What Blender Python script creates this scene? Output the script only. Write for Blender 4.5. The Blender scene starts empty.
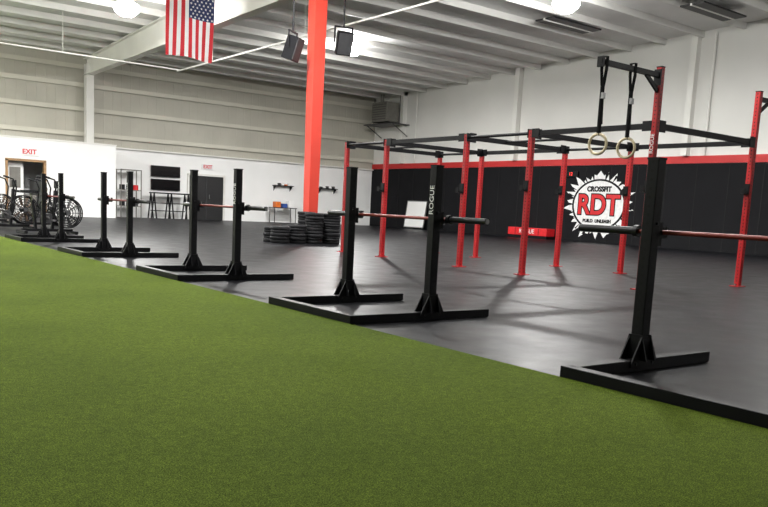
import bpy, bmesh, math, random
from mathutils import Vector, Matrix
random.seed(4)
sc = bpy.context.scene
COL = bpy.context.collection

# ------------------------------------------------------------------ materials
def new_mat(name):
    m = bpy.data.materials.new(name); m.use_nodes = True
    nt = m.node_tree; b = nt.nodes["Principled BSDF"]
    return m, nt, b
def srgb(r, g, b):
    f = lambda c: (c/255/12.92) if c/255 <= .04045 else ((c/255+.055)/1.055)**2.4
    return (f(r), f(g), f(b), 1)
def plain(name, col, rough=.5, metal=0, noise=0.12, scale=8, bump=0.0, spec=.5):
    m, nt, b = new_mat(name)
    b.inputs["Roughness"].default_value = rough
    b.inputs["Metallic"].default_value = metal
    b.inputs["Specular IOR Level"].default_value = spec
    tc = nt.nodes.new("ShaderNodeTexCoord"); n = nt.nodes.new("ShaderNodeTexNoise")
    n.inputs["Scale"].default_value = scale; n.inputs["Detail"].default_value = 3
    nt.links.new(tc.outputs["Object"], n.inputs["Vector"])
    r = nt.nodes.new("ShaderNodeValToRGB")
    c = srgb(*col)
    r.color_ramp.elements[0].position = .3; r.color_ramp.elements[1].position = .7
    r.color_ramp.elements[0].color = tuple(v*(1-noise) for v in c[:3])+(1,)
    r.color_ramp.elements[1].color = tuple(min(1, v*(1+noise)) for v in c[:3])+(1,)
    nt.links.new(n.outputs["Fac"], r.inputs["Fac"]); nt.links.new(r.outputs["Color"], b.inputs["Base Color"])
    if bump:
        bp = nt.nodes.new("ShaderNodeBump"); bp.inputs["Strength"].default_value = bump
        nt.links.new(n.outputs["Fac"], bp.inputs["Height"]); nt.links.new(bp.outputs["Normal"], b.inputs["Normal"])
    return m
def emis(name, col, s):
    m, nt, b = new_mat(name)
    b.inputs["Base Color"].default_value = srgb(*col)
    b.inputs["Emission Color"].default_value = srgb(*col); b.inputs["Emission Strength"].default_value = s
    return m
def perforated(name, col, hole=(8, 8, 8), pitch=.0508, rad=.0095, rough=.35, spec=.5):
    """powder-coated tube with a row of drilled holes on every face (object coords, tube centred on its z axis)"""
    m, nt, b = new_mat(name); b.inputs["Roughness"].default_value = rough; b.inputs["Specular IOR Level"].default_value = spec
    tc = nt.nodes.new("ShaderNodeTexCoord"); sp = nt.nodes.new("ShaderNodeSeparateXYZ")
    nt.links.new(tc.outputs["Object"], sp.inputs[0])
    def math_(op, a, b_=None, c_=None):
        n = nt.nodes.new("ShaderNodeMath"); n.operation = op
        for i, v in enumerate((a, b_, c_)):
            if v is None: continue
            if isinstance(v, (int, float)): n.inputs[i].default_value = v
            else: nt.links.new(v, n.inputs[i])
        return n.outputs[0]
    zf = math_("MULTIPLY", math_("SUBTRACT", math_("FRACT", math_("DIVIDE", sp.outputs["Z"], pitch)), .5), pitch)
    z2 = math_("POWER", math_("ABSOLUTE", zf), 2)
    rx = math_("SQRT", math_("ADD", z2, math_("POWER", math_("ABSOLUTE", sp.outputs["X"]), 2)))
    ry = math_("SQRT", math_("ADD", z2, math_("POWER", math_("ABSOLUTE", sp.outputs["Y"]), 2)))
    fac = math_("LESS_THAN", math_("MINIMUM", rx, ry), rad)
    mx = nt.nodes.new("ShaderNodeMixRGB"); nt.links.new(fac, mx.inputs[0])
    mx.inputs[1].default_value = srgb(*col); mx.inputs[2].default_value = srgb(*hole)
    nt.links.new(mx.outputs[0], b.inputs["Base Color"])
    return m

M_black = plain("black_powdercoat", (14, 14, 17), .45, 0, .1, 20, spec=.2)
M_blackperf = perforated("black_perforated", (12, 12, 15), (2, 2, 2), rough=.5, spec=.22)
M_red = plain("red_powdercoat", (172, 30, 34), .38, 0, .06, 6, spec=.35)
M_redperf = perforated("red_perforated", (170, 29, 33), (15, 6, 6), rough=.4, spec=.35)
M_colred = plain("column_red", (190, 50, 33), .5, 0, .05, 2)
M_steel = plain("steel", (150, 150, 150), .3, .9, .05, 30)
M_sleeve = plain("dark_sleeve", (32, 32, 35), .4, .5, .05, 30)
M_shaft = plain("red_shaft", (124, 42, 34), .45, .2, .08, 40)
M_white = plain("white_paint", (240, 240, 239), .6, 0, .02, 1.2)
M_wallw = plain("wall_upper_white", (222, 221, 217), .7, 0, .04, .5)
M_wallg = plain("wall_grey_paint", (150, 150, 148), .7, 0, .04, .5)
M_steelw = plain("painted_steel_white", (226, 225, 220), .5, 0, .04, 1)
M_girt = plain("girt_beige", (200, 197, 184), .6, 0, .04, 1)
M_pad = plain("wall_pad_black", (17, 17, 20), .8, 0, .12, 1.5, spec=.2)
M_stripe = plain("wall_stripe_red", (184, 38, 38), .6, 0, .05, 2)
M_pad_seam = plain("wall_seam", (10, 10, 11), .8)
M_wood = plain("tan_wood", (156, 122, 84), .5, 0, .15, 5)
M_doord = plain("door_dark", (22, 22, 24), .5)
M_screen = plain("screen_black", (12, 12, 14), .15)
M_rubber = plain("soft_rubber", (22, 22, 25), .75, 0, .15, 15, .05, spec=.3)
M_grey = plain("grey_metal", (120, 118, 112), .5, .2, .1, 5)
M_dgrey = plain("dark_grey", (56, 56, 58), .5)
M_redsign = plain("sign_red", (206, 26, 34), .5)
M_text = plain("text_white", (232, 232, 232), .5)
M_blue = plain("flag_blue", (38, 50, 96), .8, 0, .08, 5)
M_flagred = plain("flag_red", (196, 40, 50), .8, 0, .06, 5)
M_flagwhite = plain("flag_white", (232, 230, 232), .8, 0, .03, 5)
M_ringwood = plain("ring_birch", (220, 204, 170), .45)
M_strap = plain("strap_black", (14, 14, 16), .8, spec=.2)
M_lamp = emis("lamp_glow", (255, 254, 250), 135)
M_orange = plain("orange", (214, 110, 40), .5)
M_bluep = plain("blue_plastic", (50, 80, 150), .5)
M_brown = plain("fan_brown", (110, 84, 66), .5)

def floor_rubber():
    m, nt, b = new_mat("rubber_floor")
    tc = nt.nodes.new("ShaderNodeTexCoord")
    n1 = nt.nodes.new("ShaderNodeTexNoise"); n1.inputs["Scale"].default_value = 110; n1.inputs["Detail"].default_value = 2
    n2 = nt.nodes.new("ShaderNodeTexNoise"); n2.inputs["Scale"].default_value = .45; n2.inputs["Detail"].default_value = 6
    n3 = nt.nodes.new("ShaderNodeTexNoise"); n3.inputs["Scale"].default_value = 3.5; n3.inputs["Detail"].default_value = 8
    for n in (n1, n2, n3): nt.links.new(tc.outputs["Object"], n.inputs["Vector"])
    r1 = nt.nodes.new("ShaderNodeValToRGB")
    r1.color_ramp.elements[0].position = .38; r1.color_ramp.elements[0].color = srgb(8, 8, 10)
    r1.color_ramp.elements[1].position = .75; r1.color_ramp.elements[1].color = srgb(34, 35, 40)
    nt.links.new(n1.outputs["Fac"], r1.inputs["Fac"])
    r2 = nt.nodes.new("ShaderNodeValToRGB")
    r2.color_ramp.elements[0].position = .3; r2.color_ramp.elements[0].color = (.6, .6, .6, 1)
    r2.color_ramp.elements[1].position = .7; r2.color_ramp.elements[1].color = (1.15, 1.15, 1.18, 1)
    nt.links.new(n2.outputs["Fac"], r2.inputs["Fac"])
    mx = nt.nodes.new("ShaderNodeMixRGB"); mx.blend_type = "MULTIPLY"; mx.inputs[0].default_value = 1
    nt.links.new(r1.outputs[0], mx.inputs[1]); nt.links.new(r2.outputs[0], mx.inputs[2])
    br = nt.nodes.new("ShaderNodeTexBrick"); br.offset = 0
    br.inputs["Color1"].default_value = (1, 1, 1, 1); br.inputs["Color2"].default_value = (.9, .9, .9, 1)
    br.inputs["Mortar"].default_value = (.45, .45, .45, 1); br.inputs["Scale"].default_value = 1
    br.inputs["Mortar Size"].default_value = .005
    br.inputs["Brick Width"].default_value = 1.22; br.inputs["Row Height"].default_value = 1.83
    nt.links.new(tc.outputs["Object"], br.inputs["Vector"])
    mx2 = nt.nodes.new("ShaderNodeMixRGB"); mx2.blend_type = "MULTIPLY"; mx2.inputs[0].default_value = .8
    nt.links.new(mx.outputs[0], mx2.inputs[1]); nt.links.new(br.outputs["Color"], mx2.inputs[2])
    nt.links.new(mx2.outputs[0], b.inputs["Base Color"])
    r3 = nt.nodes.new("ShaderNodeMapRange"); r3.inputs["To Min"].default_value = .3; r3.inputs["To Max"].default_value = .5
    nt.links.new(n3.outputs["Fac"], r3.inputs["Value"]); nt.links.new(r3.outputs[0], b.inputs["Roughness"])
    b.inputs["Specular IOR Level"].default_value = .12
    bp = nt.nodes.new("ShaderNodeBump"); bp.inputs["Strength"].default_value = .15; bp.inputs["Distance"].default_value = .003
    nt.links.new(n1.outputs["Fac"], bp.inputs["Height"]); nt.links.new(bp.outputs[0], b.inputs["Normal"])
    return m
def turf_mat():
    m, nt, b = new_mat("green_turf")
    tc = nt.nodes.new("ShaderNodeTexCoord")
    n1 = nt.nodes.new("ShaderNodeTexNoise"); n1.inputs["Scale"].default_value = 230; n1.inputs["Detail"].default_value = 3
    n2 = nt.nodes.new("ShaderNodeTexNoise"); n2.inputs["Scale"].default_value = .7; n2.inputs["Detail"].default_value = 6
    n3 = nt.nodes.new("ShaderNodeTexNoise"); n3.inputs["Scale"].default_value = 34; n3.inputs["Detail"].default_value = 4
    for n in (n1, n2, n3): nt.links.new(tc.outputs["Object"], n.inputs["Vector"])
    r1 = nt.nodes.new("ShaderNodeValToRGB")
    r1.color_ramp.elements[0].position = .36; r1.color_ramp.elements[0].color = srgb(44, 56, 15)
    r1.color_ramp.elements[1].position = .66; r1.color_ramp.elements[1].color = srgb(102, 120, 40)
    nt.links.new(n1.outputs["Fac"], r1.inputs["Fac"])
    r2 = nt.nodes.new("ShaderNodeValToRGB")
    r2.color_ramp.elements[0].position = .3; r2.color_ramp.elements[0].color = (.8, .82, .8, 1)
    r2.color_ramp.elements[1].position = .7; r2.color_ramp.elements[1].color = (1.08, 1.06, 1.0, 1)
    nt.links.new(n2.outputs["Fac"], r2.inputs["Fac"])
    r3 = nt.nodes.new("ShaderNodeValToRGB")
    r3.color_ramp.elements[0].position = .3; r3.color_ramp.elements[0].color = (.82, .82, .82, 1)
    r3.color_ramp.elements[1].position = .7; r3.color_ramp.elements[1].color = (1.12, 1.12, 1.12, 1)
    nt.links.new(n3.outputs["Fac"], r3.inputs["Fac"])
    mx = nt.nodes.new("ShaderNodeMixRGB"); mx.blend_type = "MULTIPLY"; mx.inputs[0].default_value = 1
    nt.links.new(r1.outputs[0], mx.inputs[1]); nt.links.new(r2.outputs[0], mx.inputs[2])
    mx2 = nt.nodes.new("ShaderNodeMixRGB"); mx2.blend_type = "MULTIPLY"; mx2.inputs[0].default_value = 1
    nt.links.new(mx.outputs[0], mx2.inputs[1]); nt.links.new(r3.outputs[0], mx2.inputs[2])
    nt.links.new(mx2.outputs[0], b.inputs["Base Color"])
    b.inputs["Roughness"].default_value = .95; b.inputs["Specular IOR Level"].default_value = .05
    bp = nt.nodes.new("ShaderNodeBump"); bp.inputs["Strength"].default_value = .7; bp.inputs["Distance"].default_value = .006
    nt.links.new(n1.outputs["Fac"], bp.inputs["Height"]); nt.links.new(bp.outputs[0], b.inputs["Normal"])
    return m
def ribbed(name, col, axis, period, depth=.35):
    m, nt, b = new_mat(name); b.inputs["Roughness"].default_value = .6
    tc = nt.nodes.new("ShaderNodeTexCoord"); sp = nt.nodes.new("ShaderNodeSeparateXYZ")
    nt.links.new(tc.outputs["Object"], sp.inputs[0])
    a = nt.nodes.new("ShaderNodeMath"); a.operation = "DIVIDE"; a.inputs[1].default_value = period
    nt.links.new(sp.outputs[axis], a.inputs[0])
    fr = nt.nodes.new("ShaderNodeMath"); fr.operation = "FRACT"; nt.links.new(a.outputs[0], fr.inputs[0])
    r = nt.nodes.new("ShaderNodeValToRGB"); e = r.color_ramp.elements
    e[0].position = 0; e[0].color = (0, 0, 0, 1); e[1].position = .06; e[1].color = (1, 1, 1, 1)
    x = e.new(.12); x.color = (0, 0, 0, 1)
    nt.links.new(fr.outputs[0], r.inputs[0])
    n = nt.nodes.new("ShaderNodeTexNoise"); n.inputs["Scale"].default_value = .5; n.inputs["Detail"].default_value = 4
    nt.links.new(tc.outputs["Object"], n.inputs["Vector"])
    c = srgb(*col); r2 = nt.nodes.new("ShaderNodeValToRGB")
    r2.color_ramp.elements[0].position = .3; r2.color_ramp.elements[1].position = .7
    r2.color_ramp.elements[0].color = tuple(v*.88 for v in c[:3])+(1,); r2.color_ramp.elements[1].color = tuple(v*1.06 for v in c[:3])+(1,)
    nt.links.new(n.outputs["Fac"], r2.inputs[0]); nt.links.new(r2.outputs[0], b.inputs["Base Color"])
    bp = nt.nodes.new("ShaderNodeBump"); bp.inputs["Strength"].default_value = depth; bp.inputs["Distance"].default_value = .03
    nt.links.new(r.outputs[0], bp.inputs["Height"]); nt.links.new(bp.outputs[0], b.inputs["Normal"])
    return m
M_floor = floor_rubber(); M_turf = turf_mat()
M_ceil = ribbed("ceiling_panels", (230, 230, 228), "X", .6)
M_purlin = plain("purlin_grey", (220, 219, 216), .5, 0, .05, 1)
M_farup = ribbed("far_wall_panels", (184, 181, 169), "X", .4)

# ------------------------------------------------------------------ mesh builder
class MB:
    def __init__(s): s.v = []; s.f = []; s.mi = []; s.mats = []; s.sm = []
    def m(s, mat):
        if mat not in s.mats: s.mats.append(mat)
        return s.mats.index(mat)
    def add(s, vs, fs, mat, M=None, smooth=False):
        o = len(s.v); i = s.m(mat)
        for v in vs:
            v = Vector(v)
            if M is not None: v = M @ v
            s.v.append(tuple(v))
        for f in fs: s.f.append([o+k for k in f]); s.mi.append(i); s.sm.append(smooth)
    def box(s, c, d, mat, M=None, bev=0.0):
        x, y, z = c; a, b, h = d[0]/2, d[1]/2, d[2]/2
        if bev <= 0:
            vs = [(x+i*a, y+j*b, z+k*h) for k in (-1, 1) for j in (-1, 1) for i in (-1, 1)]
            s.add(vs, [(0, 2, 3, 1), (4, 5, 7, 6), (0, 1, 5, 4), (2, 6, 7, 3), (0, 4, 6, 2), (1, 3, 7, 5)], mat, M); return
        bm = bmesh.new(); bmesh.ops.create_cube(bm, size=1)
        for v in bm.verts: v.co = Vector((x+v.co.x*d[0], y+v.co.y*d[1], z+v.co.z*d[2]))
        bmesh.ops.bevel(bm, geom=bm.edges[:], offset=bev, segments=2, affect='EDGES', profile=.6)
        bm.verts.index_update()
        s.add([v.co.copy() for v in bm.verts], [[v.index for v in f.verts] for f in bm.faces], mat, M); bm.free()
    def beam(s, p, q, w, t, mat, up=(0, 0, 1)):
        p = Vector(p); q = Vector(q); d = q-p; L = d.length; d.normalize()
        u = Vector(up); sd = d.cross(u)
        if sd.length < 1e-4: u = Vector((1, 0, 0)); sd = d.cross(u)
        sd.normalize(); u = sd.cross(d)
        M = Matrix((( sd.x, d.x, u.x, (p.x+q.x)/2), (sd.y, d.y, u.y, (p.y+q.y)/2), (sd.z, d.z, u.z, (p.z+q.z)/2), (0, 0, 0, 1)))
        s.box((0, 0, 0), (w, L, t), mat, M)
    def cyl(s, p, q, r, mat, n=12, r2=None, cap=True):
        p = Vector(p); q = Vector(q); d = (q-p).normalized()
        u = d.orthogonal().normalized(); w = d.cross(u); r2 = r if r2 is None else r2
        vs = []
        for c, rr in ((p, r), (q, r2)):
            for i in range(n):
                a = 2*math.pi*i/n; vs.append(c+(u*math.cos(a)+w*math.sin(a))*rr)
        s.add(vs, [(i, (i+1) % n, n+(i+1) % n, n+i) for i in range(n)], mat, None, True)
        if cap:
            s.add(vs, [list(range(n))[::-1], list(range(n, 2*n))], mat)
    def lathe(s, prof, c, mat, n=24, smooth=True):
        vs = [(c[0]+r*math.cos(2*math.pi*i/n), c[1]+r*math.sin(2*math.pi*i/n), c[2]+z) for r, z in prof for i in range(n)]
        s.add(vs, [(j*n+i, j*n+(i+1) % n, (j+1)*n+(i+1) % n, (j+1)*n+i) for j in range(len(prof)-1) for i in range(n)], mat, None, smooth)
    def tube(s, pts, r, mat, n=10, closed=False):
        pts = [Vector(p) for p in pts]; N = len(pts); vs = []; u = None
        for i, p in enumerate(pts):
            a = pts[(i-1) % N] if (closed or i > 0) else p; b = pts[(i+1) % N] if (closed or i < N-1) else p
            d = (b-a).normalized()
            u = d.orthogonal().normalized() if u is None else (u-d*u.dot(d)).normalized()
            w = d.cross(u)
            vs += [p+(u*math.cos(2*math.pi*k/n)+w*math.sin(2*math.pi*k/n))*r for k in range(n)]
        fs = []
        for i in range(N if closed else N-1):
            j = (i+1) % N
            fs += [(i*n+k, i*n+(k+1) % n, j*n+(k+1) % n, j*n+k) for k in range(n)]
        s.add(vs, fs, mat, None, True)
        if not closed: s.add(vs, [list(range(n))[::-1], list(range((N-1)*n, N*n))], mat)
    def torus(s, c, R, r, mat, ax=(1, 0, 0), n=28, k=8):
        c = Vector(c); ax = Vector(ax).normalized(); u = ax.orthogonal().normalized(); w = ax.cross(u)
        s.tube([c+(u*math.cos(2*math.pi*i/n)+w*math.sin(2*math.pi*i/n))*R for i in range(n)], r, mat, k, True)
    def prism(s, poly, th, mat, M):
        n = len(poly)
        vs = [(x, y, -th/2) for x, y in poly]+[(x, y, th/2) for x, y in poly]
        s.add(vs, [list(range(n))[::-1], list(range(n, 2*n))]+[(i, (i+1) % n, n+(i+1) % n, n+i) for i in range(n)], mat, M)
    def obj(s, name, loc=(0, 0, 0), rot=0, parent=None):
        me = bpy.data.meshes.new(name); me.from_pydata(s.v, [], s.f)
        for mt in s.mats: me.materials.append(mt)
        me.polygons.foreach_set("material_index", s.mi); me.polygons.foreach_set("use_smooth", s.sm); me.update()
        o = bpy.data.objects.new(name, me); COL.objects.link(o); o.location = loc; o.rotation_euler[2] = rot
        if parent: o.parent = parent
        return o
def empty(name, loc=(0, 0, 0), rot=0):
    e = bpy.data.objects.new(name, None); COL.objects.link(e); e.location = loc; e.rotation_euler[2] = rot
    e.empty_display_size = .2; return e
def text(body, size, loc, xa, ya, mat, parent=None, name="lettering", ext=.002, bold=0, sx=1.0):
    c = bpy.data.curves.new(name, "FONT"); c.body = body; c.size = size; c.extrude = ext; c.offset = bold
    c.align_x = 'CENTER'; c.align_y = 'CENTER'; c.materials.append(mat)
    o = bpy.data.objects.new(name, c); COL.objects.link(o)
    xa = Vector(xa); ya = Vector(ya); za = xa.cross(ya); xa = xa*sx
    o.matrix_world = Matrix(((xa.x, ya.x, za.x, loc[0]), (xa.y, ya.y, za.y, loc[1]), (xa.z, ya.z, za.z, loc[2]), (0, 0, 0, 1)))
    if parent: o.parent = parent
    return o
def M_xz(loc):
    return Matrix(((1, 0, 0, loc[0]), (0, 0, -1, loc[1]), (0, 1, 0, loc[2]), (0, 0, 0, 1)))
def M_yz(loc):
    return Matrix(((0, 0, -1, loc[0]), (-1, 0, 0, loc[1]), (0, 1, 0, loc[2]), (0, 0, 0, 1)))

# ------------------------------------------------------------------ room shell
RX, FY, LX, NY = 26.3, 35.8, -7.0, -5.0
TURF = 3.45
def zc(y): return 6.85+(FY-y)*.04     # roof pitch
b = MB(); b.box(((LX+RX)/2, (NY+FY)/2, -.05), (RX-LX, FY-NY, .1), M_floor); b.obj("floor")
b = MB(); b.box(((LX+TURF)/2, (NY+FY)/2, .006), (TURF-LX, FY-NY, .012), M_turf); b.obj("turf_floor_covering")
b = MB(); y0, y1 = NY-.2, FY+.2
b.add([(LX-.2, y0, zc(y0)), (RX+.2, y0, zc(y0)), (RX+.2, y1, zc(y1)), (LX-.2, y1, zc(y1)),
       (LX-.2, y0, zc(y0)+.1), (RX+.2, y0, zc(y0)+.1), (RX+.2, y1, zc(y1)+.1), (LX-.2, y1, zc(y1)+.1)],
      [(0, 1, 2, 3), (4, 7, 6, 5), (0, 4, 5, 1), (2, 6, 7, 3), (0, 3, 7, 4), (1, 5, 6, 2)], M_ceil)
b.obj("ceiling")
b = MB(); y = FY-1.2
while y > NY:
    z = zc(y)
    b.box(((LX+RX)/2, y, z-.1), (RX-LX, .03, .2), M_purlin)
    b.box(((LX+RX)/2, y+.035, z-.2), (RX-LX, .08, .02), M_purlin)
    y -= 1.5
b.obj("trim_purlins")
b = MB(); b.box(((LX+RX)/2, FY+.1, 1.5), (RX-LX+.4, .2, 3.0), M_white)
b.box(((LX+RX)/2, FY+.15, 5.1), (RX-LX+.4, .1, 4.2), M_farup)
for i, z in enumerate((3.55, 4.6, 5.6, 6.35)):
    b.box(((LX+RX)/2, FY+.06, z), (RX-LX, .12, .06), M_girt); b.box(((LX+RX)/2, FY, z-.06), (RX-LX, .03, .18), M_girt)
b.box(((LX+RX)/2, FY+.02, 3.02), (RX-LX, .3, .06), M_steelw)
b.obj("wall_far")
b = MB(); b.box((RX+.1, (NY+FY)/2, 4.2), (.2, FY-NY, 9), M_wallw)
b.box((RX-.03, (NY+FY)/2, 1.53), (.06, FY-NY, 3.06), M_pad)
b.box((RX-.035, (NY+FY)/2, 3.2), (.07, FY-NY, .26), M_stripe)
y = FY-1.2
while y > NY:
    b.box((RX-.063, y, 1.5), (.012, .025, 3.0), M_pad_seam); y -= 1.22
b.obj("wall_right")
b = MB(); b.box((LX-.1, (NY+FY)/2, 4.2), (.2, FY-NY, 9), M_wallg); b.obj("wall_left")
b = MB(); b.box(((LX+RX)/2, NY-.1, 4.3), (RX-LX+.4, .2, 9.2), M_wallg); b.obj("wall_near")
b = MB()
for y in (33.2, 25.2, 16.8, 8.5):
    for dy in (-.1, .1): b.box((RX-.12, y+dy, (3.34+zc(y))/2), (.24, .03, zc(y)-3.34), M_steelw)
    b.box((RX-.24, y, (3.34+zc(y))/2), (.02, .24, zc(y)-3.34), M_steelw)
b.obj("trim_wall_columns")
b = MB()
b.cyl((RX-.07, 32.2, 3.35), (RX-.07, 32.2, 7.0), .035, M_steelw, 8); b.cyl((RX-.07, 16.1, 3.35), (RX-.07, 16.1, 7.5), .04, M_steelw, 8)
b.obj("trim_conduit")
BX = 10.87
b = MB()
b.box((BX, FY-.42, 3.2), (.32, .02, 6.4), M_steelw); b.box((BX, FY-.12, 3.2), (.32, .02, 6.4), M_steelw); b.box((BX, FY-.27, 3.2), (.02, .28, 6.4), M_steelw)
b.obj("steel_wall_column")
b = MB()
zb = lambda y: 5.95+.012*(FY-y)
ya, yb = FY-.02, NY+.02
hw = .16
for (za, zb_) in (((zb(ya), zb(yb))), ((zc(ya)-.24, zc(yb)-.24))):
    b.add([(BX-hw, ya, za), (BX+hw, ya, za), (BX+hw, yb, zb_), (BX-hw, yb, zb_), (BX-hw, ya, za+.03), (BX+hw, ya, za+.03), (BX+hw, yb, zb_+.03), (BX-hw, yb, zb_+.03)],
          [(0, 1, 2, 3), (4, 7, 6, 5), (0, 4, 5, 1), (2, 6, 7, 3), (0, 3, 7, 4), (1, 5, 6, 2)], M_steelw)
b.add([(BX-.01, ya, zb(ya)), (BX+.01, ya, zb(ya)), (BX+.01, yb, zb(yb)), (BX-.01, yb, zb(yb)), (BX-.01, ya, zc(ya)-.22), (BX+.01, ya, zc(ya)-.22), (BX+.01, yb, zc(yb)-.22), (BX-.01, yb, zc(yb)-.22)],
      [(0, 3, 7, 4), (1, 5, 6, 2), (0, 4, 5, 1), (2, 6, 7, 3)], M_steelw)
b.obj("steel_roof_beam")
b = MB(); CY = 17.4; top = zb(CY)
w0, w1 = .13, .17
b.add([(-w0, -w0, 0), (w0, -w0, 0), (w0, w0, 0), (-w0, w0, 0), (-w1, -w1, top), (w1, -w1, top), (w1, w1, top), (-w1, w1, top)],
      [(0, 3, 2, 1), (4, 5, 6, 7), (0, 1, 5, 4), (1, 2, 6, 5), (2, 3, 7, 6), (3, 0, 4, 7)], M_colred)
b.box((0, 0, .015), (.4, .4, .03), M_colred); b.box((0, 0, top-.015), (.46, .46, .03), M_colred)
for a in (-1, 1):
    for c in (-1, 1): b.cyl((a*.17, c*.17, .03), (a*.17, c*.17, .06), .015, M_steel, 6)
b.obj("red_support_column", (BX, CY, 0))

# office block
b = MB(); OX, OY, OH = 11.35, 33.6, 2.95
x0, x1 = 7.15, 8.5
b.box(((LX+x0)/2, OY, OH/2), (x0-LX, .15, OH), M_white)
b.box(((x1+OX)/2, OY, OH/2), (OX-x1, .15, OH), M_white)
b.box(((x0+x1)/2, OY, (OH+2.08)/2), (x1-x0, .15, OH-2.08), M_white)
b.box((OX-.075, (OY+FY)/2, OH/2), (.15, FY-OY, OH), M_white)
b.box(((LX+OX)/2, (OY+FY)/2, OH+.03), (OX-LX+.06, FY-OY+.2, .06), M_steelw)
b.obj("wall_office")
b = MB()
for x in (x0-.03, x1+.03): b.box((x, OY-.02, 1.06), (.09, .22, 2.12), M_wood)
b.box(((x0+x1)/2, OY-.02, 2.12), (x1-x0+.15, .22, .09), M_wood)
b.box((x0+.35, OY+.3, 1.03), (.62, .05, 2.04), M_white); b.box((x0+.35, OY+.27, 1.45), (.4, .02, .8), M_grey)
b.obj("door_1")
b = MB(); b.box((0, 0, .4), (.45, .4, .8), M_dgrey)
for k in range(3): b.box((0, -.205, .15+k*.26), (.4, .015, .23), M_grey); b.box((0, -.22, .2+k*.26), (.12, .02, .02), M_steel)
b.obj("filing_cabinet", (x1-.35, OY+.75, 0))
def small_sign(name, x, y, z, txt, w=.62, h=.26):
    e = empty(name, (x, y, z)); bb = MB(); bb.box((0, 0, 0), (w, .04, h), M_white, bev=.01)
    bb.box((0, -.022, 0), (w*.92, .004, h*.86), M_flagwhite); bb.obj("panel", parent=e)
    text(txt, h*.85, (0, -.03, 0), (1, 0, 0), (0, 0, 1), M_redsign, e, "lettering", .003, .006)
small_sign("exit_sign", 7.95, OY-.1, 2.45, "EXIT", .75, .3)
small_sign("exit_sign", 16.5, FY-.03, 2.5, "EXIT", .6, .26)

b = MB(); b.box((16.45, FY-.02, 1.03), (1.75, .05, 2.06), M_doord)
for x in (15.53, 17.37): b.box((x, FY-.04, 1.05), (.09, .1, 2.1), M_steelw)
b.box((16.45, FY-.04, 2.11), (1.93, .1, .09), M_steelw); b.box((16.45, FY-.06, 1.03), (.03, .03, 2.0), M_dgrey)
b.cyl((16.6, FY-.08, 1.0), (16.6, FY-.08, 1.2), .02, M_steel, 8)
b.obj("door_2")
for z in (2.14, 1.54):
    b = MB(); b.box((0, 0, 0), (1.4, .07, .5), M_screen, bev=.012); b.box((0, .05, 0), (.4, .06, .3), M_dgrey)
    b.obj("wall_monitor", (14.4, FY-.08, z))
def trestle(x, y, L):
    b = MB(); b.box((0, 0, 1.15), (L, .5, .06), M_black)
    for sx in (-1, 0, 1):
        for sy in (-1, 1):
            b.beam((sx*(L/2-.06)-.12, sy*.2, 0), (sx*(L/2-.06)+.0, sy*.2, 1.13), .05, .05, M_black)
            b.beam((sx*(L/2-.06)+.12, sy*.2, 0), (sx*(L/2-.06)-.0, sy*.2, 1.13), .05, .05, M_black)
    b.box((0, .2, .35), (L-.1, .04, .04), M_black); b.box((0, -.2, .7), (L-.1, .04, .04), M_black)
    return b.obj("trestle_table", (x, y, 0))
trestle(14.4, 35.2, 1.75)
def wall_shelf(x, y, L, items):
    b = MB(); b.box((0, -.15, 0), (L, .3, .03), M_black)
    for s_ in (-1, 1):
        b.prism([(0, 0), (.28, 0), (0, -.25)], .02, M_black, Matrix(((0, 0, 1, s_*(L/2-.08)), (-1, 0, 0, 0), (0, 1, 0, -.015), (0, 0, 0, 1))))
    xx = -L/2+.12
    while xx < L/2-.05:
        h = random.uniform(.06, .13); b.box((xx, -.15, .015+h/2), (.12, .14, h), random.choice(items)); xx += .19
    return b.obj("wall_shelf", (x, y, 1.85))
wall_shelf(20.6, FY, 1.1, [M_white, M_dgrey, M_orange]); wall_shelf(23.3, FY, 1.1, [M_white, M_dgrey])
def side_table(x, y):
    b = MB(); b.box((0, 0, .74), (1.3, .6, .04), M_dgrey)
    for i in (-1, 1):
        for j in (-1, 1): b.cyl((i*.6, j*.25, 0), (i*.6, j*.25, .72), .02, M_black, 8)
    b.box((-.35, 0, .9), (.3, .3, .28), M_orange, bev=.02); b.box((.05, 0, .86), (.28, .25, .2), M_bluep, bev=.02); b.box((.4, 0, .93), (.3, .3, .34), M_white, bev=.02)
    return b.obj("side_table", (x, y, 0))
side_table(20.3, 35.1)
b = MB()
for x in (-.45, .45):
    for y in (-.3, .3): b.cyl((x, y, 0), (x, y, 2.1), .025, M_grey, 8)
for z in (.5, 1.2, 2.08):
    for y in (-.3, .3): b.cyl((-.45, y, z), (.45, y, z), .018, M_grey, 8)
    b.box((0, 0, z), (.9, .6, .03), M_steelw)
for z in (.6, 1.3):
    for x in (-.3, 0, .3): b.cyl((x, 0, z-.08), (x, 0, z+.14), .12, random.choice([M_dgrey, M_rubber, M_redsign]), 14)
b.obj("storage_rack", (12.5, 35.2, 0))

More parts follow.
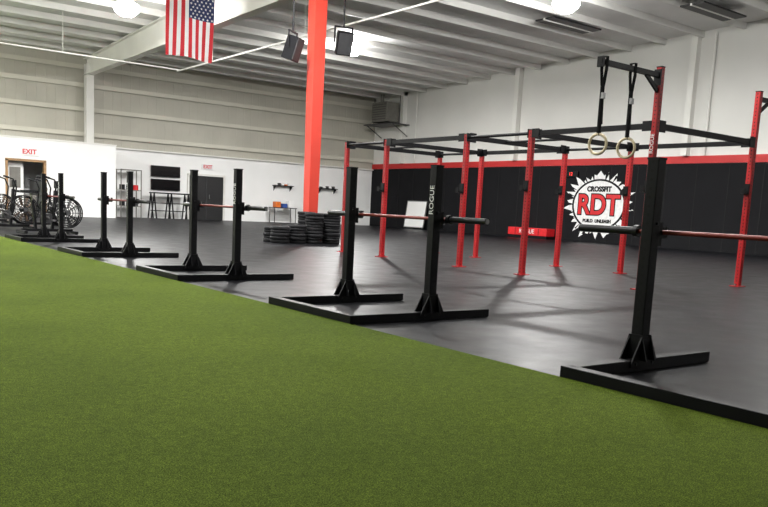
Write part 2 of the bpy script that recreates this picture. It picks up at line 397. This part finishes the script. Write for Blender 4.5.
b = MB(); b.box((0, 0, 0), (.8, 1.3, 1.0), M_grey, bev=.03)
for i in range(7): b.box((-.41, 0, -.36+i*.12), (.03, 1.1, .03), M_dgrey)
b.box((.1, 0, -.62), (1.2, 2.4, .05), M_dgrey)
for yy in (-1.1, 1.1): b.cyl((-.4, yy, -.6), (.65, yy, -1.2), .025, M_dgrey, 8); b.cyl((.1, yy, -.6), (.1, yy, .8), .02, M_dgrey, 8)
b.cyl((0, .3, .5), (0, .3, .95), .1, M_grey, 12)
b.obj("wall_heater", (25.6, 34.0, 5.9))
b = MB(); Mr = Matrix.Rotation(math.radians(8), 4, 'Y')
b.box((0, 0, .75), (.03, 1.5, 1.3), M_white, Mr); b.box((-.0, 0, .09), (.05, 1.56, .04), M_steel, Mr); b.box((0, 0, 1.41), (.05, 1.56, .04), M_steel, Mr)
for yy in (-.76, .76): b.box((0, yy, .75), (.05, .04, 1.36), M_steel, Mr); b.box((0, yy*.8, .04), (.08, .05, .08), M_black, Mr)
b.obj("leaning_whiteboard", (25.85, 31.5, .005))
e = empty("red_storage_bench", (25.9, 23.6, 0)); b = MB()
b.box((0, 0, .06), (.5, 2.2, .12), M_black); b.box((0, 0, .28), (.52, 2.2, .32), M_redsign, bev=.02)
for i in range(4): b.box((-.265, -1.1+.44*(i+1), .28), (.01, .02, .28), M_pad_seam)
b.obj("body", parent=e)
text("ROGUE", .26, (-.27, .0, .28), (0, -1, 0), (0, 0, 1), M_text, e, "lettering")
e = empty("wall_timer", (RX-.1, 21.9, 2.72)); b = MB(); b.box((0, 0, 0), (.08, .7, .22), M_black, bev=.01); b.obj("case", parent=e)
text("12", .19, (-.045, 0, 0), (0, -1, 0), (0, 0, 1), emis("led_red", (255, 60, 50), 1.5), e, "digits")

# logo mural
SY, SZ = 20.45, 1.5
e = empty("wall_logo_sign", (RX-.075, SY, SZ))
b = MB(); pts = []; n = 52; rnd = random.Random(9)
for i in range(n):
    a = 2*math.pi*i/n
    k = (1.03 if i % 2 else .84)*rnd.uniform(.88, 1.12)
    pts.append((1.62*k*math.cos(a), 1.32*k*math.sin(a)))
ctr = [(0, 0, 0)]+[(x, y, 0) for x, y in pts]
b.add(ctr, [(0, 1+i, 1+(i+1) % n) for i in range(n)], M_text, M_yz((0, 0, 0)))
for i in range(22):
    a = 2*math.pi*i/22+rnd.uniform(-.1, .1); r0 = rnd.uniform(.72, .85); w_ = rnd.uniform(.02, .06)
    p = [(1.5*r0*math.cos(a), 1.25*r0*math.sin(a)), (1.6*math.cos(a+w_), 1.3*math.sin(a+w_)), (1.6*math.cos(a-w_), 1.3*math.sin(a-w_))]
    b.add([(x, y, .002) for x, y in p], [(0, 1, 2)], M_pad, M_yz((0, 0, 0)))
for (R, mt, zz) in ((.84, M_pad, .003), (.78, M_text, .005)):
    q = [(1.55*math.cos(t)*R, 1.22*math.sin(t)*R, zz) for t in [2*math.pi*i/40 for i in range(40)]]
    b.add(q, [list(range(40))], mt, M_yz((0, 0, 0)))
b.obj("burst", parent=e)
text("RDT", 1.1, (-.010, 0, -.03), (0, -1, 0), (0, 0, 1), M_pad, e, "letters_outline", .002, .07, .95)
text("RDT", 1.1, (-.016, 0, -.03), (0, -1, 0), (0, 0, 1), M_redsign, e, "letters_main", .002, .025, .95)
text("CROSSFIT", .27, (-.014, 0, .62), (0, -1, 0), (0, 0, 1), M_pad, e, "letters_top", .003, .014)
text("BUILD  UNLEASH", .18, (-.014, 0, -.64), (0, -1, 0), (0, 0, 1), M_pad, e, "letters_bottom", .003, .01)

# ------------------------------------------------------------------ squat stands
ZP, ZBAR = 1.25, .85
def squat_stand(ya, yb, shift=0.0, xc=4.2, xend=4.92):
    yc = (ya+yb)/2; e = empty("squat_stand", (xc, yc, 0)); hy = (yb-ya)/2
    b = MB(); h0 = .07; xs = 3.50-xc; xe = xend-xc
    b.box((xs, 0, h0/2+.002), (.076, 2*hy+.078, h0), M_black, bev=.004)
    for s_ in (-1, 1):
        b.box(((xs+xe)/2, s_*hy, h0/2+.002), (xe-xs, .076, h0), M_black, bev=.004)
        b.box((xe+.004, s_*hy, h0/2+.004), (.012, .07, h0-.01), M_rubber)
        for d in (-1, 1):
            b.prism([(-.13, 0), (.13, 0), (.13, .02), (.045, .18), (-.045, .18), (-.13, .02)], .008, M_black, M_xz((0, s_*hy+d*.043, .03)))
            b.prism([(-.09, 0), (.09, 0), (.045, .15), (-.045, .15)], .008, M_black, M_yz((d*.043, s_*hy, h0)))
        for bx in (-.08, .08):
            b.cyl((bx, s_*hy-.052, .05), (bx, s_*hy+.052, .05), .01, M_sleeve, 8)
        b.box((0, s_*hy, ZP+.004), (.08, .08, .012), M_rubber)
        b.box((.055, s_*hy, ZBAR-.03), (.03, .07, .14), M_black); b.box((.085, s_*hy, ZBAR-.045), (.08, .06, .02), M_rubber)
        b.box((.125, s_*hy, ZBAR-.015), (.014, .06, .06), M_black); b.cyl((.0, s_*hy-.05, ZBAR+.03), (.0, s_*hy+.05, ZBAR+.03), .01, M_sleeve, 8)
    b.obj("base_frame", parent=e)
    for s_ in (-1, 1):
        p = MB(); p.box((0, 0, 0), (.076, .076, ZP-.05), M_blackperf, bev=.006); p.obj("post", (0, s_*hy, .05+(ZP-.05)/2), parent=e)
    text("ROGUE", .07, (-.0395, -hy, .98), (0, 0, 1), (0, 1, 0), M_text, e, "lettering", .001)
    c = MB(); sy = shift
    c.cyl((.085, -.655+sy, ZBAR-.02), (.085, .655+sy, ZBAR-.02), .0145, M_shaft, 12)
    for s_ in (-1, 1):
        c.cyl((.085, s_*.655+sy, ZBAR-.02), (.085, s_*.685+sy, ZBAR-.02), .037, M_sleeve, 14)
        c.cyl((.085, s_*.685+sy, ZBAR-.02), (.085, s_*1.1+sy, ZBAR-.02), .025, M_sleeve, 14)
        c.cyl((.085, s_*1.1+sy, ZBAR-.02), (.085, s_*1.106+sy, ZBAR-.02), .02, M_steel, 14)
    c.obj("barbell", parent=e)
squat_stand(1.58, 2.82, .1, 4.12, 4.84); squat_stand(4.95, 6.15, -.02, 4.28, 4.93); squat_stand(8.25, 9.45, -.02, 4.18)
squat_stand(11.7, 12.88, 0, 4.17); squat_stand(15.3, 16.5, 0, 4.17)

# ------------------------------------------------------------------ pull-up rig
rig = empty("pull_up_rig", (0, 0, 0))
FXr, BXr = 9.15, 11.6
YS = [13.35, 12.05, 9.88, 8.46, 6.34]
H0, H1 = 2.18, 2.86
for i, y in enumerate(YS):
    for x in (FXr, BXr):
        H = H1 if i == 4 else H0
        p = MB(); p.box((0, 0, 0), (.076, .076, H), M_redperf, bev=.005); p.obj("upright", (x, y, H/2), parent=rig)
b = MB()
for i, y in enumerate(YS):
    for x in (FXr, BXr):
        b.box((x, y, .006), (.2, .15, .012), M_red)
        for a in (-1, 1): b.cyl((x+a*.075, y, .01), (x+a*.075, y, .04), .012, M_steel, 6)
        b.box((x, y, (H1 if i == 4 else H0)+.004), (.08, .08, .012), M_rubber)
ZT = H0-.05
for i, y in enumerate(YS):
    b.box(((FXr+BXr)/2, y, ZT), (BXr-FXr-.08, .06, .076), M_black)
    for x, d in ((FXr, 1), (BXr, -1)):
        b.box((x+d*.1, y-.036, ZT-.0), (.14, .01, .15), M_black)
for i in range(4):
    ya, yb = YS[i+1], YS[i]
    for x in (FXr, BXr):
        if i in (0, 2):
            b.cyl((x, ya+.04, ZT), (x, yb-.04, ZT), .024, M_black, 12)
            for yy, d in ((ya, 1), (yb, -1)): b.box((x, yy+d*.045, ZT), (.1, .01, .13), M_black)
        else:
            b.box((x, (ya+yb)/2, ZT), (.06, yb-ya-.08, .07), M_black)
            for yy, d in ((ya, 1), (yb, -1)): b.box((x-.036, yy+d*.1, ZT), (.01, .14, .13), M_black)
    if i in (0, 2): b.cyl((FXr+.9, ya, ZT+.0), (FXr+.9, yb, ZT+.0), .02, M_black, 10)
for i, x, z in ((4, FXr, 1.35), (3, FXr, 1.35), (1, FXr, 1.3), (2, FXr, 1.3), (4, BXr, 1.45), (3, BXr, 1.4), (2, BXr, 1.4)):
    y = YS[i]
    b.box((x-.055, y, z), (.03, .085, .16), M_black); b.box((x-.1, y, z-.06), (.1, .07, .025), M_black); b.box((x-.15, y, z-.03), (.014, .07, .08), M_black)
y = YS[4]
b.box((FXr-.62, y, H1-.1), (1.2, .06, .06), M_black); b.beam((FXr-.03, y, H1-.3), (FXr-.3, y, H1-.12), .03, .05, M_black)
b.box((FXr-1.2, y, H1-.1), (.03, .09, .12), M_black)
b.box((FXr-.05, y, H1-.13), (.02, .1, .2), M_black)
b.box((BXr+.62, y, H1-.1), (1.2, .06, .06), M_black); b.beam((BXr+.03, y, H1-.3), (BXr+.3, y, H1-.12), .03, .05, M_black)
b.obj("crossmembers", parent=rig)
text("ROGUE", .075, (FXr-.0395, YS[4], 1.9), (0, 0, 1), (0, 1, 0), M_text, rig, "lettering", .001)
for x in (FXr-1.13, FXr-.57):
    b = MB(); zt = H1-.07
    b.box((0, -.036, zt-.05), (.05, .008, .16), M_strap); b.box((0, .036, zt-.05), (.05, .008, .16), M_strap); b.box((0, 0, zt+.035), (.05, .08, .006), M_strap)
    b.beam((0, -.034, zt-.12), (0, -.012, zt-.3), .05, .008, M_strap, (0, 1, 0)); b.beam((0, .034, zt-.12), (0, .012, zt-.3), .05, .008, M_strap, (0, 1, 0))
    b.box((0, 0, (zt-.3+1.93)/2), (.046, .03, zt-.3-1.93), M_strap)
    b.box((0, -.02, zt-.42), (.055, .03, .07), M_steel)
    b.beam((.0, -.014, 1.95), (.0, -.02, 1.9), .04, .01, M_strap); b.beam((.03, .01, zt-.4), (.05, .01, zt-.75), .035, .008, M_strap, (0, 1, 0))
    b.torus((0, 0, 1.80), .118, .017, M_ringwood, (.99, .12, .04), 36, 10)
    b.obj("gymnastic_ring", (x, YS[4], 0))

# ------------------------------------------------------------------ bumper plate stacks
b = MB()
def plates(x, y, H):
    z = 0
    while z < H-.03:
        t = random.choice((.055, .07, .085)); ox, oy = random.uniform(-.012, .012), random.uniform(-.012, .012); R = .225
        b.lathe([(.025, t), (.06, t), (.065, t-.008), (.165, t-.008), (.175, t), (R-.012, t), (R, t-.012), (R, .012), (R-.012, 0), (.025, 0), (.025, t)], (x+ox, y+oy, z), M_rubber, 28)
        b.lathe([(.0255, t+.001), (.05, t+.001)], (x+ox, y+oy, z), M_steel, 20)
        z += t+.002
for i in range(2):
    for j, (x, H) in enumerate(((-.78, .36), (-.31, .42), (.16, .74), (.64, .76))):
        plates(x+(.08 if i else 0), -.24+i*.47, H-(.03 if i else 0))
b.obj("bumper_plate_stack", (10.2, 16.62, 0))

# ------------------------------------------------------------------ air bikes
def air_bike(x, y, rot, fanmat):
    b = MB()
    for s_ in (-1, 1):
        b.box((s_*.55, 0, .04), (.07, .55, .06), M_black, bev=.01)
        for t in (-1, 1): b.cyl((s_*.55, t*.25, 0), (s_*.55, t*.25, .03), .03, M_rubber, 10)
    b.beam((-.55, 0, .08), (.55, 0, .08), .08, .06, M_black)
    b.beam((-.25, 0, .08), (-.32, 0, .72), .07, .05, M_black, (1, 0, 0)); b.beam((.1, 0, .08), (.18, 0, .95), .06, .06, M_black, (1, 0, 0))
    b.cyl((-.32, 0, .7), (-.34, 0, .86), .02, M_steel)
    b.prism([(-.2, -.13), (-.22, 0), (-.2, .13), (-.05, .1), (.14, .025), (.16, 0), (.14, -.025), (-.05, -.1)], .06, M_rubber, Matrix.Translation((-.34, 0, .9)))
    fc = (.42, 0, .47)
    for dy in (-.09, 0, .09): b.torus((fc[0], dy, fc[2]), .33, .014, M_black, (0, 1, 0), 32, 6)
    for dy in (-.1, .1):
        for R in (.06, .12, .18, .24, .29): b.torus((fc[0], dy, fc[2]), R, .007, M_black, (0, 1, 0), 24, 5)
        for k in range(12):
            a = k*math.pi/6; b.cyl((fc[0], dy, fc[2]), (fc[0]+.33*math.cos(a), dy*.9, fc[2]+.33*math.sin(a)), .006, M_black, 5)
    for k in range(10):
        a = k*math.pi/5
        b.box((.2, 0, 0), (.2, .13, .01), fanmat, Matrix.Translation(fc) @ Matrix.Rotation(-a, 4, 'Y'))
    b.cyl((fc[0], -.12, fc[2]), (fc[0], .12, fc[2]), .05, M_dgrey, 14)
    b.cyl((.02, -.06, .34), (.02, .06, .34), .11, M_dgrey, 20)
    for t in (-1, 1):
        b.beam((.02, t*.09, .34), (.02+t*.15, t*.09, .34-t*.08), .02, .03, M_steel); b.box((.02+t*.15, t*.15, .34-t*.08), (.1, .09, .025), M_black)
        b.tube([(.05, t*.2, .3), (.12, t*.21, .7), (.16, t*.22, 1.0), (.08, t*.22, 1.18), (-.06, t*.22, 1.22)], .018, M_black, 8)
        b.cyl((-.14, t*.22, 1.24), (-.02, t*.22, 1.21), .024, M_rubber, 10); b.cyl((.05, t*.16, .3), (.05, t*.3, .3), .022, M_steel, 10)
    b.box((.2, 0, 1.08), (.04, .2, .16), M_black, Matrix.Identity(4), bev=.01); b.cyl((.18, 0, .92), (.2, 0, 1.05), .02, M_black)
    return b.obj("air_bike", (x, y, 0), rot)
air_bike(4.75, 18.5, .1, M_dgrey); air_bike(4.35, 20.6, .2, M_brown); air_bike(5.5, 22.4, .2, M_dgrey); air_bike(4.6, 24.2, .2, M_brown)

# ------------------------------------------------------------------ speakers, conduit, flag
def speaker(x, y, z, rot, tz):
    b = MB(); M = Matrix.Rotation(math.radians(18), 4, 'X')
    b.prism([(-.2, -.15), (.2, -.15), (.15, .15), (-.15, .15)], .55, M_black, M)
    b.box((0, -.155, 0), (.36, .02, .5), M_dgrey, M)
    for s_ in (-1, 1): b.beam((s_*.23, 0, 0), (s_*.23, 0, .38), .02, .04, M_black)
    b.box((0, 0, .38), (.48, .05, .03), M_black); b.cyl((0, 0, .38), (0, 0, tz-z), .025, M_black, 8)
    b.obj("ceiling_speaker", (x, y, z), rot)
speaker(10.05, 17.16, 4.6, math.radians(35), 6.31); speaker(11.5, 17.16, 4.95, math.radians(-15), 6.31)
b = MB(); b.box((0, 0, 0), (2.4, .06, .06), M_steelw); b.obj("speaker_mount_bar", (BX, 17.16, 6.34))
b = MB(); b.cyl((12.1, NY+.1, 5.6), (12.1, 29, 5.6), .03, M_steelw, 8)
for y in (2, 8, 14, 20, 26): b.cyl((12.1, y, 5.6), (12.1, y, zc(y)), .012, M_steelw, 6)
b.obj("hanging_conduit")
b = MB(); b.cyl((LX+.1, 29, 5.65), (12.2, 29, 5.65), .03, M_steelw, 8)
for x in (-4, 2, 8): b.cyl((x, 29, 5.65), (x, 29, zc(29)), .012, M_steelw, 6)
b.obj("hanging_conduit")
fl = empty("american_flag", (9.55, 22.0, 4.86)); b = MB(); W, L = 1.45, 1.9; nx, nz = 13, 14
def fp(u, v):
    return (-W/2+W*u*(1-.03*(1-v)), .05*math.sin(u*9+v*1.5)*(1.1-v), L*v+.03*math.sin(u*5)*(1-v))
for i in range(nx):
    for j in range(nz):
        us = [i/nx, i/nx+.5/nx, (i+1)/nx]
        for a in range(2):
            q = [fp(us[a], j/nz), fp(us[a+1], j/nz), fp(us[a+1], (j+1)/nz), fp(us[a], (j+1)/nz)]
            canton = i >= 6 and j >= 8
            b.add(q, [(0, 1, 2, 3)], M_blue if canton else (M_flagred if i % 2 == 0 else M_flagwhite), None, False)
for r in range(9):
    for c in range(5 if r % 2 else 6):
        u = 6/13+(7/13)*((c+.5+(.5 if r % 2 else 0))/6); v = 8/14+(6/14)*((r+.5)/9)
        px, py, pz = fp(u, v); pts = []
        for k in range(10):
            rr = .04 if k % 2 == 0 else .017; a = math.pi/2+k*math.pi/5; pts.append((px+rr*math.cos(a), py-.012, pz+rr*math.sin(a)))
        b.add(pts+[(px, py-.012, pz)], [(k, (k+1) % 10, 10) for k in range(10)], M_flagwhite)
b.cyl((-W/2-.05, 0, L), (W/2+.05, 0, L), .02, M_steelw, 8)
for x in (-.68, .68): b.cyl((x, 0, L), (x, 0, zc(22)-4.86-.02), .006, M_steelw, 5)
b.obj("cloth", parent=fl)
for x, y in ((23.5, 14.6), (21.5, 18.6)):
    b = MB(); b.box((0, 0, 0), (2.4, .8, .05), M_doord); b.box((0, 0, -.02), (2.5, .05, .06), M_steelw); b.obj("ceiling_vent", (x, y, zc(y)-.24))

# ------------------------------------------------------------------ lights
PW = 520
def high_bay(x, y, z, k_=1.0):
    e = empty("high_bay_light", (x, y, z)); b = MB()
    b.cyl((0, 0, .16), (0, 0, .4), .2, M_dgrey, 20, .09); b.cyl((0, 0, .4), (0, 0, zc(y)-z-.02), .012, M_dgrey, 6)
    for k in range(16):
        a = k*math.pi/8; b.beam((.16*math.cos(a), .16*math.sin(a), .18), (.12*math.cos(a), .12*math.sin(a), .36), .01, .05, M_grey, (math.cos(a), math.sin(a), 0))
    b.lathe([(.0005, -.26), (.2, -.22), (.34, -.1), (.39, 0), (.36, .08), (.22, .16)], (0, 0, 0), M_lamp, 24)
    b.obj("fixture", parent=e)
    ld = bpy.data.lights.new("lamp", "AREA"); ld.shape = 'DISK'; ld.size = .36; ld.energy = PW*k_; ld.color = (1, .99, .97)
    lo = bpy.data.objects.new("lamp", ld); COL.objects.link(lo); lo.location = (0, 0, -.28); lo.parent = e
for x, y, z, k_ in ((8.5, 24.2, 6.4, 1.8), (8.5, 15.5, 6.6, 1.1), (8.5, 7, 6.9, .6), (18.3, 16, 6.95, 1.3), (17.7, 25.8, 6.85, 1.8), (18.3, 7, 7.1, 1), (18.3, -1.5, 7.2, .5),
                (0, 15.5, 6.7, 1), (0, 7, 6.9, .4), (0, 25, 6.5, 1.4), (-.5, 32.0, 6.2, 1.5)):
    high_bay(x, y, z, k_)
w = bpy.data.worlds.new("world"); sc.world = w; w.use_nodes = True
w.node_tree.nodes["Background"].inputs[0].default_value = (.6, .62, .65, 1); w.node_tree.nodes["Background"].inputs[1].default_value = .3
sc.view_settings.view_transform = 'Standard'

# ------------------------------------------------------------------ camera
cd = bpy.data.cameras.new("camera"); cam = bpy.data.objects.new("camera", cd); COL.objects.link(cam); sc.camera = cam
d1 = Vector((-.5943, -.1433, .7914)).normalized(); d2 = Vector((.8028, -.0457, .5946)); d2 = (d2-d1*d2.dot(d1)).normalized(); d3 = d2.cross(d1)
if d3.y < 0: d3 = -d3
R = Vector((d2.x, d1.x, -d3.x)); Dn = Vector((d2.y, d1.y, -d3.y)); Fw = Vector((d2.z, d1.z, -d3.z))
cam.matrix_world = Matrix(((R.x, -Dn.x, -Fw.x, 0), (R.y, -Dn.y, -Fw.y, 0), (R.z, -Dn.z, -Fw.z, .88), (0, 0, 0, 1)))
cd.sensor_width = 36; cd.lens = 795/768*36; cd.shift_x = 10/768; cd.shift_y = 70.5/768; cd.clip_end = 200
